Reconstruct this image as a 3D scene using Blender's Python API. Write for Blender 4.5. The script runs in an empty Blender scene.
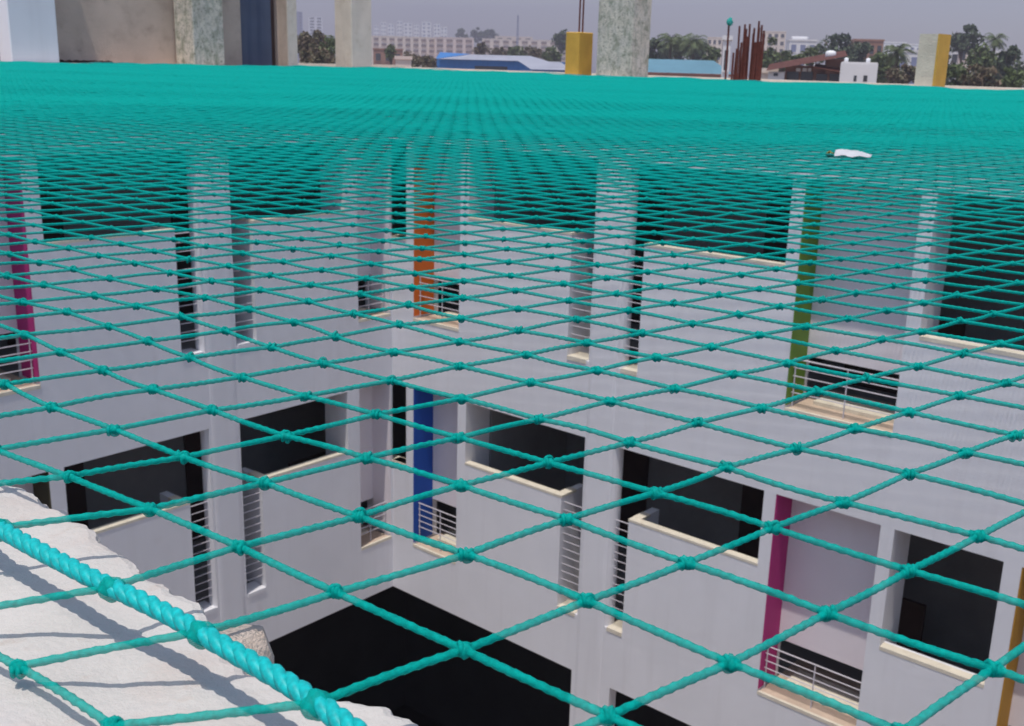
import bpy, bmesh, math, random
import numpy as np
from mathutils import Vector, Matrix

# ---------------------------------------------------------------- camera, sky, sun, exposure
SC = bpy.context.scene
CAM = np.array([10.0665, 10.8649, 7.5262])
FPX = 1096.18
ROT = np.array([[-0.6574, 0.7531, 0.0255], [-0.1843, -0.1936, 0.9636], [-0.7306, -0.6288, -0.2661]])  # right, up, forward
cd = bpy.data.cameras.new('camera'); cam = bpy.data.objects.new('camera', cd)
SC.collection.objects.link(cam); SC.camera = cam
_r, _u, _f = (Vector(v).normalized() for v in ROT)
_u = (-_f).cross(_r).normalized(); _r = _u.cross(-_f).normalized()
cam.matrix_world = Matrix(((_r.x, _u.x, -_f.x, CAM[0]), (_r.y, _u.y, -_f.y, CAM[1]), (_r.z, _u.z, -_f.z, CAM[2]), (0, 0, 0, 1)))
cd.sensor_fit = 'HORIZONTAL'; cd.sensor_width = 36.0; cd.lens = 36.0 * FPX / 1024.0
cd.clip_start = 0.02; cd.clip_end = 8000.0
cd.dof.use_dof = True; cd.dof.focus_distance = 0.42; cd.dof.aperture_fstop = 58.0

SUN_AZ, SUN_EL = math.radians(16.7), math.radians(75.0)
sdir = Vector((math.cos(SUN_EL) * math.cos(SUN_AZ), math.cos(SUN_EL) * math.sin(SUN_AZ), math.sin(SUN_EL)))
W = bpy.data.worlds.new('World'); SC.world = W; W.use_nodes = True
wn = W.node_tree.nodes; wl = W.node_tree.links; wn.clear()
sky = wn.new('ShaderNodeTexSky'); sky.sky_type = 'NISHITA'; sky.sun_disc = False
sky.sun_elevation = SUN_EL; sky.sun_rotation = math.pi / 2 - SUN_AZ
sky.air_density = 1.0; sky.dust_density = 2.2; sky.ozone_density = 1.5; sky.altitude = 900
bg = wn.new('ShaderNodeBackground'); bg.inputs['Strength'].default_value = 0.15
wo = wn.new('ShaderNodeOutputWorld'); tint = wn.new('ShaderNodeMix'); tint.data_type = 'RGBA'; tint.blend_type = 'MULTIPLY'; tint.inputs['Factor'].default_value = 1.0
tint.inputs['B'].default_value = (1.05, 1.0, 0.955, 1)      # dusty city air: the blue of the clear-sky model is greyed
wl.new(sky.outputs[0], tint.inputs['A']); wl.new(tint.outputs['Result'], bg.inputs[0]); wl.new(bg.outputs[0], wo.inputs[0])
sl = bpy.data.lights.new('sun', 'SUN'); sl.energy = 2.7; sl.angle = math.radians(0.5); sl.color = (1.0, 0.955, 0.89)
so = bpy.data.objects.new('sun', sl); SC.collection.objects.link(so)
so.rotation_euler = sdir.to_track_quat('Z', 'Y').to_euler()
SC.view_settings.view_transform = 'Standard'; SC.view_settings.look = 'None'
SC.view_settings.exposure = 0.45; SC.view_settings.gamma = 1.0; SC.view_settings.use_curve_mapping = False

rnd = random.Random(11); nrg = np.random.default_rng(5)
C = SC.collection
GROUND = -6.4

def ray(px, py):
    d = ROT[0] * (px - 512) / FPX + ROT[1] * -(py - 363) / FPX + ROT[2]
    return d
def at(px, py, dist):            # the point on the sight line through a pixel at a horizontal distance
    d = ray(px, py); return Vector(CAM + d * dist / math.hypot(d[0], d[1]))

# ---------------------------------------------------------------- helpers
def tag(o, label=None, cat=None, group=None, kind=None):
    if label: o['label'] = label
    if cat: o['category'] = cat
    if group: o['group'] = group
    if kind: o['kind'] = kind
    return o
def empty(name, loc=(0, 0, 0), rz=0, label=None, cat=None, group=None):
    o = bpy.data.objects.new(name, None); C.objects.link(o); o.location = loc; o.rotation_euler = (0, 0, rz)
    o.empty_display_size = 0.2
    return tag(o, label, cat, group)
def link(name, bm, mat, parent=None, smooth=False, recalc=True):
    if recalc: bmesh.ops.recalc_face_normals(bm, faces=bm.faces[:])
    me = bpy.data.meshes.new(name); bm.to_mesh(me); bm.free()
    for m in (mat if isinstance(mat, (list, tuple)) else [mat]): me.materials.append(m)
    if smooth:
        for p in me.polygons: p.use_smooth = True
    o = bpy.data.objects.new(name, me); C.objects.link(o)
    if parent: o.parent = parent
    return o
def box(bm, a, b, mi=0):
    x0, x1 = sorted((a[0], b[0])); y0, y1 = sorted((a[1], b[1])); z0, z1 = sorted((a[2], b[2]))
    v = [bm.verts.new(p) for p in ((x0, y0, z0), (x1, y0, z0), (x1, y1, z0), (x0, y1, z0), (x0, y0, z1), (x1, y0, z1), (x1, y1, z1), (x0, y1, z1))]
    for f in ((0, 3, 2, 1), (4, 5, 6, 7), (0, 1, 5, 4), (1, 2, 6, 5), (2, 3, 7, 6), (3, 0, 4, 7)):
        bm.faces.new([v[i] for i in f]).material_index = mi
def tube(bm, pts, rad, n=6, caps=True):
    pts = [Vector(p) for p in pts]; rings = []
    for i, p in enumerate(pts):
        t = (pts[min(i + 1, len(pts) - 1)] - pts[max(i - 1, 0)]).normalized()
        a = t.orthogonal().normalized() if i == 0 else (rings_a - t * rings_a.dot(t)).normalized()
        rings_a = a; b = t.cross(a); r = rad[i] if isinstance(rad, (list, tuple)) else rad
        rings.append([bm.verts.new(p + (a * math.cos(2 * math.pi * k / n) + b * math.sin(2 * math.pi * k / n)) * r) for k in range(n)])
    for i in range(len(rings) - 1):
        for k in range(n): bm.faces.new((rings[i][k], rings[i][(k + 1) % n], rings[i + 1][(k + 1) % n], rings[i + 1][k]))
    if caps: bm.faces.new(rings[0][::-1]); bm.faces.new(rings[-1])
def copy_tree(o, parent=None):
    c = o.copy(); C.objects.link(c); c.parent = parent
    for ch in [x for x in KIDS.get(o, [])]: copy_tree(ch, c)
    return c
KIDS = {}

# ---------------------------------------------------------------- materials
def mat(name, col, rough=0.75, var=0.06, scale=3.0, bump=0.0, bscale=60.0, stains=None, spec=0.4, metal=0.0, streak=None):
    m = bpy.data.materials.new(name); m.use_nodes = True
    n = m.node_tree.nodes; l = m.node_tree.links; p = n['Principled BSDF']
    p.inputs['Roughness'].default_value = rough; p.inputs['Specular IOR Level'].default_value = spec; p.inputs['Metallic'].default_value = metal
    tc = n.new('ShaderNodeTexCoord')
    def noise(sc, det=5, rg=0.6, vec=None):
        t = n.new('ShaderNodeTexNoise'); t.inputs['Scale'].default_value = sc; t.inputs['Detail'].default_value = det; t.inputs['Roughness'].default_value = rg
        l.new(vec if vec else tc.outputs['Object'], t.inputs['Vector']); return t.outputs['Fac']
    def mix(fac, a, b):
        x = n.new('ShaderNodeMix'); x.data_type = 'RGBA'
        l.new(fac, x.inputs['Factor'])
        for s, v in ((x.inputs['A'], a), (x.inputs['B'], b)):
            if isinstance(v, tuple): s.default_value = (*v[:3], 1)
            else: l.new(v, s)
        return x.outputs['Result']
    lo = tuple(c * (1 - var) for c in col); hi = tuple(min(1, c * (1 + var)) for c in col)
    def ramp(fac, a, b):
        r = n.new('ShaderNodeMapRange'); r.inputs['From Min'].default_value = a; r.inputs['From Max'].default_value = b
        l.new(fac, r.inputs['Value']); return r.outputs['Result']
    out = mix(ramp(noise(scale), 0.3, 0.7), lo, hi)
    if stains:
        for sc_, a, b, c2 in stains: out = mix(ramp(noise(sc_, 7, 0.65), a, b), out, c2)
    if streak:
        mp = n.new('ShaderNodeMapping'); mp.inputs['Scale'].default_value = streak[0]; l.new(tc.outputs['Object'], mp.inputs['Vector'])
        out = mix(ramp(noise(1.0, 6, 0.6, mp.outputs[0]), streak[1], streak[2]), out, streak[3])
    l.new(out, p.inputs['Base Color'])
    if bump:
        b = n.new('ShaderNodeBump'); b.inputs['Strength'].default_value = bump; b.inputs['Distance'].default_value = 0.02
        l.new(noise(bscale, 4), b.inputs['Height']); l.new(b.outputs[0], p.inputs['Normal'])
    return m
M = {}
M['wall'] = mat('lilac_white_paint', (0.79, 0.775, 0.805), 0.8, 0.035, 1.3, 0.15, 90, stains=[(2.2, 0.62, 0.95, (0.66, 0.63, 0.65)), (7, 0.66, 0.9, (0.64, 0.61, 0.62))], streak=((6, 6, 0.35), 0.52, 0.82, (0.73, 0.71, 0.735)))
M['niche'] = mat('bounce_lit_niche', (0.84, 0.77, 0.80), 0.8, 0.04, 1.3, 0.12, 90)  # wall paint lifted and pinked to imitate light bounced into the niches
M['cream'] = mat('sunlit_cream', (0.74, 0.665, 0.54), 0.75, 0.08, 6, 0.2, 70, stains=[(9, 0.55, 0.85, (0.55, 0.46, 0.35))])  # cream colour carries the sunlit look of sills, caps and parapet
M['tan'] = mat('tan_niche_floor', (0.56, 0.43, 0.33), 0.85, 0.12, 5, 0.2, 60)
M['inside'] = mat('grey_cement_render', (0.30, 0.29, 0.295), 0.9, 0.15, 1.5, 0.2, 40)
M['dark'] = mat('shade_dark_interior', (0.03, 0.03, 0.034), 0.9, 0.2, 1.0)  # near black stands in for the deep shade of the ground storey
M['yard'] = mat('pale_bounce_yard', (0.62, 0.55, 0.48), 0.9, 0.12, 1.2)  # pale tone chosen to bounce sunlight onto walls and niches
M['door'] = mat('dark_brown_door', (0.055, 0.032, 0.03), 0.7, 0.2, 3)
M['steel'] = mat('painted_steel_rail', (0.62, 0.58, 0.62), 0.45, 0.05, 8, spec=0.5)
M['bluep'] = mat('blue_paint', (0.012, 0.085, 0.42), 0.7, 0.05, 2, 0.1, 80)
M['orange'] = mat('orange_paint', (0.76, 0.17, 0.02), 0.7, 0.05, 2, 0.1, 80)
M['magenta'] = mat('magenta_paint', (0.46, 0.03, 0.19), 0.7, 0.05, 2, 0.1, 80)
M['green'] = mat('olive_green_paint', (0.14, 0.25, 0.03), 0.7, 0.05, 2, 0.1, 80)
M['amber'] = mat('amber_paint', (0.50, 0.25, 0.02), 0.7, 0.05, 2, 0.1, 80)
M['umber'] = mat('dark_umber_paint', (0.07, 0.06, 0.03), 0.8, 0.1, 2)
M['violet'] = mat('violet_paint', (0.16, 0.06, 0.32), 0.7, 0.05, 2, 0.1, 80)
M['conc'] = mat('weathered_concrete', (0.60, 0.55, 0.46), 0.9, 0.14, 5, 0.5, 60, stains=[(6, 0.45, 0.7, (0.62, 0.58, 0.52)), (11, 0.48, 0.70, (0.22, 0.24, 0.17)), (38, 0.52, 0.70, (0.18, 0.18, 0.14)), (4, 0.55, 0.75, (0.24, 0.23, 0.20))], streak=((20, 20, 4.0), 0.52, 0.78, (0.25, 0.28, 0.22)))
M['concpale'] = mat('pale_cement_column', (0.68, 0.61, 0.52), 0.9, 0.10, 4, 0.3, 60, stains=[(9, 0.55, 0.8, (0.50, 0.42, 0.31))], streak=((16, 16, 2), 0.6, 0.85, (0.50, 0.46, 0.42)))
M['plaster'] = mat('brown_cement_plaster', (0.54, 0.43, 0.355), 0.9, 0.10, 2.2, 0.3, 50, stains=[(3.5, 0.5, 0.8, (0.36, 0.28, 0.23)), (14, 0.66, 0.8, (0.20, 0.15, 0.12))])
M['yellow'] = mat('yellow_ochre_paint', (0.62, 0.36, 0.06), 0.75, 0.10, 5, 0.3, 60, stains=[(11, 0.6, 0.82, (0.42, 0.25, 0.06))])
M['yelcream'] = mat('cream_worn_paint', (0.64, 0.56, 0.44), 0.8, 0.1, 6, 0.3, 60, stains=[(8, 0.55, 0.8, (0.45, 0.38, 0.30))])
M['rust'] = mat('rusty_steel', (0.13, 0.032, 0.022), 0.8, 0.25, 30, 0.4, 200)
M['sheetblue'] = mat('blue_grey_sheet', (0.085, 0.105, 0.165), 0.55, 0.12, 3, streak=((14, 14, 0.6), 0.5, 0.8, (0.05, 0.07, 0.13)))
M['coping'] = mat('white_lime_coping', (0.50, 0.465, 0.435), 0.92, 0.06, 14, 0.22, 300, stains=[(26, 0.50, 0.78, (0.485, 0.41, 0.37)), (75, 0.60, 0.78, (0.43, 0.35, 0.30)), (11, 0.55, 0.8, (0.49, 0.475, 0.50)), (240, 0.62, 0.74, (0.45, 0.40, 0.37))])
M['mortar'] = mat('broken_mortar', (0.56, 0.455, 0.38), 0.95, 0.12, 90, 0.4, 500, stains=[(160, 0.5, 0.75, (0.44, 0.35, 0.28))])
M['ground'] = mat('dusty_ground', (0.22, 0.175, 0.13), 0.95, 0.3, 0.02, stains=[(0.03, 0.5, 0.7, (0.10, 0.11, 0.05))])

def plastic(name, col, rough, trans, var, spec, thin=0.0):
    m = mat(name, col, rough, var, 600.0, 0.0, spec=spec)
    n = m.node_tree.nodes; l = m.node_tree.links; p = n['Principled BSDF']
    if trans:
        t = n.new('ShaderNodeBsdfTranslucent'); t.inputs['Color'].default_value = (*col, 1)
        x = n.new('ShaderNodeMixShader'); x.inputs[0].default_value = trans
        l.new(p.outputs[0], x.inputs[1]); l.new(t.outputs[0], x.inputs[2]); 
        if thin:                                   # clear nylon filaments let part of the light straight through
            tp = n.new('ShaderNodeBsdfTransparent'); y = n.new('ShaderNodeMixShader'); y.inputs[0].default_value = thin
            l.new(x.outputs[0], y.inputs[1]); l.new(tp.outputs[0], y.inputs[2]); l.new(y.outputs[0], n['Material Output'].inputs[0])
        else: l.new(x.outputs[0], n['Material Output'].inputs[0])
    return m
M['twine'] = plastic('teal_nylon_twine', (0.0008, 0.395, 0.335), 0.6, 0.18, 0.30, 0.08, 0.31)
M['rope'] = plastic('turquoise_plastic_rope', (0.002, 0.43, 0.425), 0.5, 0.10, 0.25, 0.35)

# ---------------------------------------------------------------- ground
bm = bmesh.new()
v = [bm.verts.new(p) for p in ((-2400, -2400, GROUND), (2400, -2400, GROUND), (2400, 2400, GROUND), (-2400, 2400, GROUND))]; bm.faces.new(v)
tag(link('ground', bm, M['ground']), kind='structure')

# ---------------------------------------------------------------- the courtyard building
BLD = empty('courtyard_building', (0, 0, GROUND), 0, 'lilac white concrete building round a courtyard with colour painted niches under a green net', 'building')
def part(name, bm, m, parent=None, label=None, smooth=False):
    # parts are modelled in world coordinates; the building Empty stands on the ground
    p = parent if parent else BLD
    if p is BLD: bmesh.ops.translate(bm, verts=bm.verts[:], vec=(0, 0, -GROUND))
    else: bmesh.ops.translate(bm, verts=bm.verts[:], vec=(0, 0, -GROUND))
    o = link(name, bm, m, p, smooth)
    if label: o['label'] = label
    return o
def RX(u, w, z): return (w, u, z)      # the wall along Y (face at X=0)
def LX(u, w, z): return (u, w, z)      # the wall along X (face at Y=0)
H = [0.0, 3.17, 6.48]                  # heads of the openings / undersides of the deep edge beams
SILL = [2.32, 5.61]; BASE = [0.80, 4.12]; TOP = 7.375
TH, DEEP = 0.15, 0.48

def facade(T, us, solid, zmin=GROUND):
    """wall sheet from rectangles that are open; emits only exposed faces"""
    zs = sorted({zmin, 0.0, TOP} | {z for (_, _, a, b) in solid for z in (a, b)})
    uu = sorted(set(us) | {u for (a, b, _, _) in solid for u in (a, b)})
    def op(i, k):
        if i < 0 or k < 0 or i >= len(uu) - 1 or k >= len(zs) - 1: return True
        u = (uu[i] + uu[i + 1]) / 2; z = (zs[k] + zs[k + 1]) / 2
        return any(a < u < b and c < z < d for (a, b, c, d) in solid)
    bm = bmesh.new(); cache = {}
    def V(u, w, z):
        key = (round(u, 4), round(w, 4), round(z, 4))
        if key not in cache: cache[key] = bm.verts.new(T(u, w, z))
        return cache[key]
    for i in range(len(uu) - 1):
        for k in range(len(zs) - 1):
            if op(i, k): continue
            a, b, c, d = uu[i], uu[i + 1], zs[k], zs[k + 1]
            for w in (0.0, -TH): bm.faces.new([V(a, w, c), V(b, w, c), V(b, w, d), V(a, w, d)])
            for (q, e) in (((i - 1, k), (a, c, a, d)), ((i + 1, k), (b, c, b, d)), ((i, k - 1), (a, c, b, c)), ((i, k + 1), (a, d, b, d))):
                if op(*q):
                    try: bm.faces.new([V(e[0], 0, e[1]), V(e[2], 0, e[3]), V(e[2], -TH, e[3]), V(e[0], -TH, e[1])])
                    except ValueError: pass
    return bm

def rounded_column(T, u0, u1, w0, w1, z0, z1, r=0.11, parent=None, label=None):
    bm = bmesh.new(); pts = []
    for (cu, cw, a0) in ((u1 - r, w1 - r, 0), (u0 + r, w1 - r, 90), (u0 + r, w0 + r, 180), (u1 - r, w0 + r, 270)):
        for k in range(6):
            a = math.radians(a0 + 18 * k); pts.append((cu + r * math.cos(a), cw + r * math.sin(a)))
    lo = [bm.verts.new(T(u, w, z0)) for u, w in pts]; hi = [bm.verts.new(T(u, w, z1)) for u, w in pts]
    for k in range(len(pts)): bm.faces.new((lo[k], lo[(k + 1) % len(pts)], hi[(k + 1) % len(pts)], hi[k]))
    bm.faces.new(lo[::-1]); bm.faces.new(hi)
    return part('column', bm, M['wall'], parent, label)

def B(T, bm, u0, u1, w0, w1, z0, z1): box(bm, T(u0, w0, z0), T(u1, w1, z1))

def railing(T, u0, u1, w, zs, posts, r=0.007, ext=0.02, zb=0.0):
    bm = bmesh.new()
    for k, z in enumerate(zs): tube(bm, [T(u0 - ext, w, z), T(u1 + ext, w, z)], r * (1.35 if k == len(zs) - 1 else 1), 6)
    o = part('railing', bm, M['steel'])
    for u in posts:
        pb = bmesh.new(); tube(pb, [T(u, w - 0.001, zb), T(u, w - 0.001, zs[-1])], r * 1.3, 6)
        pp = link('post', pb, M['steel'], o); pp.location = (0, 0, -GROUND)
    return o

def niche(T, u0, u1, f, m, low_top, cname, jamb_low=True):
    """a recess between two piers: coloured jamb, lilac back wall that stops above a low opening, sill and rail"""
    z0 = BASE[f]; z1 = H[f + 1] if f + 1 < len(H) else 6.48
    back = -0.38
    bm = bmesh.new(); B(T, bm, u0, u1, back, back - 0.09, low_top, z1); part('recess_wall', bm, M['niche'])
    bm = bmesh.new(); B(T, bm, u0 + 0.001, u0 + 0.012, -0.006, back + 0.001, z0 + 0.04, z1 - 0.002)
    part('painted_jamb', bm, m, None, cname + ' painted jamb of a niche')
    bm = bmesh.new(); B(T, bm, u0 + 0.015, u1 - 0.003, -0.03, back - 0.6, z0 - 0.03, z0 + 0.008); part('niche_floor', bm, M['tan'])
    bm = bmesh.new(); B(T, bm, u0 + 0.003, u1 - 0.003, 0.006, -0.029, z0 - 0.025, z0 + 0.014); part('sill', bm, M['cream'])
    bm = bmesh.new(); B(T, bm, u0 + 0.16, u1 - 0.004, back + 0.06, back - 0.30, z0 + 0.009, z0 + 0.05); part('upstand', bm, M['cream'])
    zs = [low_top + 0.02 - 0.09 * (4 - k) for k in range(5)]
    railing(T, u0 + 0.02, u1 - 0.02, -0.10, zs, [u0 + 0.03, (u0 + u1) / 2 + 0.02], 0.006, 0.02, z0 + 0.01)
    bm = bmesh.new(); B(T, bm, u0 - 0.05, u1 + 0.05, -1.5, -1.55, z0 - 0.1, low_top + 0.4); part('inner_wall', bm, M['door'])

def panel(T, u0, u1, f, ret_at=None, sign=1):
    """parapet panel with a cream cap; the end by the column slot returns inwards"""
    z0, z1 = BASE[f], SILL[f]
    bm = bmesh.new(); B(T, bm, u0, u1, 0.0, -0.10, z0, z1 - 0.03)
    if ret_at is not None: B(T, bm, ret_at, ret_at + 0.10 * sign, -0.101, -0.50, z0 - 0.2, z1 - 0.002)
    o = part('parapet_panel', bm, M['wall'])
    bm = bmesh.new(); B(T, bm, u0 - 0.003, u1 + 0.003, 0.004, -0.103, z1 - 0.03, z1)
    if ret_at is not None: B(T, bm, ret_at - 0.004 * sign, ret_at + 0.11 * sign, -0.1035, -0.30, z1 - 0.03, z1 + 0.002)
    c = link('cap', bm, M['cream'], o); c.location = (0, 0, -GROUND)
    # the cap is modelled in world z like its panel
    return o

def slot(T, u0, u1, f, sm='cream'):  # cream imitates a sunlit sill, wall colour a shaded one
    z0, z1 = BASE[f], SILL[f]
    railing(T, u0, u1, -0.07, [z0 + 0.16 + 0.105 * k for k in range(13)], [], 0.005, 0.03)
    bm = bmesh.new(); B(T, bm, u0 + 0.003, u1 - 0.003, 0.008, -0.25, z0 - 0.04, z0 + 0.012); part('sill', bm, M[sm])

# openings (u0, u1, z0, z1) of the wall on the right
RO = []
for f in (0, 1):
    b, s, h = BASE[f], SILL[f], H[f + 1]
    RO += [(0.42, 1.27, b, h), (1.42, 3.40, s, h), (3.07, 3.40, b, s), (3.82, 5.80, s, h), (3.82, 4.09, b, s), (5.94, 7.09, b, h), (8.43, 9.58, b, h)]
RO += [(7.23, 8.27, 1.88, 3.17), (7.23, 8.27, 5.13, 6.48), (9.73, 10.8, 1.88, 3.17), (9.73, 10.8, 5.13, 6.48),
       (1.42, 3.07, BASE[0], SILL[0]), (4.09, 5.80, BASE[0], SILL[0]), (1.42, 3.07, BASE[1], SILL[1]), (4.09, 5.80, BASE[1], SILL[1]),
       (0.0, 0.28, 1.99, 3.17), (0.0, 0.28, 5.20, 6.48),
       (0.0, 3.35, GROUND, 0), (3.95, 7.2, GROUND, 0), (7.6, 11.0, GROUND, 0)]
part('facade_wall', facade(RX, [0.0, 13.2], RO), M['wall'])
LO = []
for f in (0, 1):
    b, s, h = BASE[f], SILL[f], H[f + 1]
    LO += [(0.03, 0.61, b, h), (0.82, 2.55, s, h), (2.25, 2.55, b, s), (2.99, 4.81, s, h), (2.99, 3.30, b, s), (4.98, 6.10, b, h),
           (0.82, 2.25, b, s), (3.30, 4.81, b, s), (6.25, 7.3, s - 0.44, h), (7.5, 8.6, b, h)]
LO += [(0.0, 2.52, GROUND, 0), (3.0, 6.2, GROUND, 0), (6.6, 9.4, GROUND, 0)]
part('facade_wall', facade(LX, [0.0, 9.86], LO), M['wall'])
# the two near sides of the courtyard
def NX(u, w, z): return (9.86 - w, u, z)
def FX(u, w, z): return (u, 13.2 - w, z)
for T, L in ((NX, 13.2), (FX, 9.86)):
    op = []
    for f in (0, 1):
        u = 0.8
        while u + 2.0 < L - 0.4:
            op.append((u, u + 1.9, SILL[f], H[f + 1])); u += 2.4
    op += [(0.4, L / 2 - 0.3, GROUND, 0), (L / 2 + 0.3, L - 0.4, GROUND, 0)]
    bmw = facade(T, [0.0, L], op)
    if T is NX:
        for vtx in bmw.verts:
            if vtx.co.z > TOP - 0.001: vtx.co.z = 7.30
    part('facade_wall', bmw, M['wall'])

# piers behind the narrow strips
for T, L in ((RX, [(0.283, 0.417), (1.273, 1.417), (5.803, 5.937), (7.093, 7.227), (8.273, 8.427), (9.583, 9.727)]),
             (LX, [(0.613, 0.817), (4.813, 4.977), (6.103, 6.247)])):
    for (a, b) in L:
        bm = bmesh.new()
        for f in (0, 1): B(T, bm, a, b, -TH - 0.001, -DEEP, BASE[f] - 0.1, H[f + 1])
        part('pier', bm, M['wall'])
# the return of the right hand wall inside the corner niche of the left wall
for f, s in ((0, 1.99), (1, 5.20)):
    bm = bmesh.new(); box(bm, (-0.15, -0.55, BASE[f] - 0.1), (0.0, -0.002, s - 0.03)); part('return_wall', bm, M['wall'])
for s in (1.99, 5.20):
    bm = bmesh.new(); box(bm, (-0.16, -0.55, s - 0.03), (0.012, 0.277, s)); part('sill', bm, M['cream'])

# right wall, storey by storey
for f in (0, 1):
    lt = (1.34, 4.64)[f]
    niche(RX, 0.42, 1.27, f, M[('bluep', 'orange')[f]], (1.40, 4.68)[f], ('blue', 'orange')[f])
    niche(RX, 5.94, 7.09, f, M[('magenta', 'green')[f]], (1.32, 4.62)[f], ('magenta', 'olive green')[f])
    niche(RX, 8.43, 9.58, f, M[('amber', 'violet')[f]], lt, ('amber', 'violet')[f])
    panel(RX, 1.42, 3.07, f, 3.07, -1); panel(RX, 4.09, 5.80, f, 4.09, 1)
    slot(RX, 3.07, 3.36, f); slot(RX, 3.86, 4.09, f)
    niche(LX, 0.03, 0.61, f, M['niche'], (1.30, 4.62)[f], 'lilac')
    niche(LX, 4.98, 6.10, f, M[('umber', 'magenta')[f]], lt, ('dark umber', 'magenta')[f])
    panel(LX, 0.82, 2.25, f, 2.25, -1); panel(LX, 3.30, 4.81, f, 3.30, 1)
    slot(LX, 2.25, 2.53, f, 'wall'); slot(LX, 3.01, 3.30, f, 'wall')
    for (a, b, s) in ((7.23, 8.27, (1.88, 5.13)[f]), (9.73, 10.8, (1.88, 5.13)[f])):
        bm = bmesh.new(); B(RX, bm, a + 0.002, b - 0.002, 0.004, -0.11, s - 0.035, s + 0.004); part('sill', bm, M['cream'])
rounded_column(RX, 3.35, 3.87, -0.22, 0.012, GROUND, TOP - 0.01)
rounded_column(LX, 2.52, 3.02, -0.22, 0.012, GROUND, TOP - 0.01)
rounded_column(RX, 7.25, 7.60, -0.50, -0.01, GROUND, -0.02)
# slabs, inner walls with doorways, outer walls
bm = bmesh.new()
for z in (0.60, 3.92):
    box(bm, (-4.9, -4.9, z), (-TH - 0.002, 13.1, z + 0.16)); box(bm, (-TH, -4.9, z + 0.001), (9.84, -TH - 0.002, z + 0.159))
part('floor_slab', bm, M['inside'])
bm = bmesh.new()
for z in (3.20, 6.50):
    box(bm, (-4.9, -4.9, z), (-TH - 0.002, 13.1, z + 0.12)); box(bm, (-TH, -4.9, z + 0.001), (9.84, -TH - 0.002, z + 0.119))
part('ceiling', bm, M['inside'])
bm = bmesh.new(); box(bm, (-4.9, -4.9, 0.02), (-TH - 0.002, 13.1, 0.12)); box(bm, (-TH, -4.9, 0.021), (9.84, -TH - 0.002, 0.119)); part('ceiling', bm, M['dark'])  # second ceiling coloured near black as painted shade
bm = bmesh.new()
for f in (0, 1):
    z0, z1 = BASE[f] - 0.04, H[f + 1] + 0.04
    box(bm, (-2.3, -2.1, z0), (-2.2, 13.0, z1)); box(bm, (-2.2, -2.1, z0), (9.8, -2.0, z1))
part('inner_wall', bm, M['inside'])
for f in (0, 1):
    z0 = BASE[f]
    for (a, b) in ((1.9, 2.9), (4.4, 5.3), (7.9, 8.7)):
        bm = bmesh.new(); box(bm, (-2.197, a, z0 - 0.03), (-2.16, b, z0 + 2.05)); part('door', bm, M['door'])
    for (a, b) in ((1.2, 2.1), (3.6, 4.4)):
        bm = bmesh.new(); box(bm, (a, -1.997, z0 - 0.03), (b, -1.96, z0 + 2.05)); part('door', bm, M['door'])
    bm = bmesh.new(); box(bm, (-2.19, 1.35, z0 - 0.03), (-0.5, 1.43, H[f + 1] + 0.03)); part('inner_wall', bm, M['inside'])
bm = bmesh.new()
box(bm, (-5.0, -5.0, GROUND), (-4.9, 13.4, 7.2)); box(bm, (-4.9, -5.0, GROUND), (14, -4.9, 7.2))
part('outer_wall', bm, M['wall'])
bm = bmesh.new(); box(bm, (-4.9, -4.9, GROUND + 0.02), (9.85, 13.2, GROUND + 0.06)); part('ground_floor', bm, M['dark'])  # floor darkened in colour so the open storey reads as shade
bm = bmesh.new(); box(bm, (0.0, 0.0, GROUND + 0.065), (9.85, 13.19, GROUND + 0.075)); part('courtyard_bounce_floor', bm, M['yard'])  # unseen pale layer added as a reflector for the walls above
bm = bmesh.new(); box(bm, (-4.88, -4.88, GROUND + 0.061), (-4.80, 13.1, 0.018)); box(bm, (-4.80, -4.88, GROUND + 0.061), (9.84, -4.80, 0.018)); part('inner_wall', bm, M['dark'])  # dark lining added so the back of the ground storey looks unlit
# roof deck and parapets
bm = bmesh.new()
box(bm, (-4.9, -4.9, 6.66), (-TH - 0.003, 13.1, 6.80)); box(bm, (-TH - 0.003, -4.9, 6.66), (9.84, -TH - 0.003, 6.80))
part('roof_deck', bm, M['plaster'])
bm = bmesh.new()
box(bm, (-5.02, -5.02, 7.0), (-4.80, 13.4, 7.352)); box(bm, (-4.80, -5.02, 7.0), (14, -4.80, 7.382))
part('roof_parapet', bm, M['cream'])
bm = bmesh.new()
box(bm, (-0.17, -0.17, 7.377), (0.006, 13.2, 7.384)); box(bm, (0.006, -0.17, 7.377), (9.80, 0.006, 7.384))
part('roof_parapet', bm, M['coping'])

# rooftop columns, wall and starter bars over the far sides
def roofbox(name, x0, x1, y0, y1, z1, m, label=None, z0=6.80):
    bm = bmesh.new(); box(bm, (x0, y0, z0), (x1, y1, z1)); bmesh.ops.bevel(bm, geom=bm.edges[:], offset=0.008, segments=1, affect='EDGES')
    return part(name, bm, m, None, label)
roofbox('roof_column', 2.40, 2.80, -0.57, -0.20, 9.9, M['conc'], 'green stained concrete roof column')
roofbox('roof_column', 0.15, 0.49, -0.53, -0.20, 9.9, M['concpale'], 'pale cement roof column at the corner')
roofbox('roof_column', 4.38, 4.87, -0.46, -0.20, 9.9, M['wall'], 'white painted roof column')
roofbox('roof_wall', 2.60, 4.60, -0.74, -0.60, 9.9, M['plaster'], 'brown plastered rooftop wall')
roofbox('roof_column', 1.93, 2.39, -0.72, -0.52, 9.9, M['plaster'], 'brown plastered pier beside the blue grey sheet')
roofbox('roof_column', 1.13, 1.27, -0.76, -0.50, 9.9, M['plaster'], 'slim pier in shade brown right of the blue grey sheet')
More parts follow.
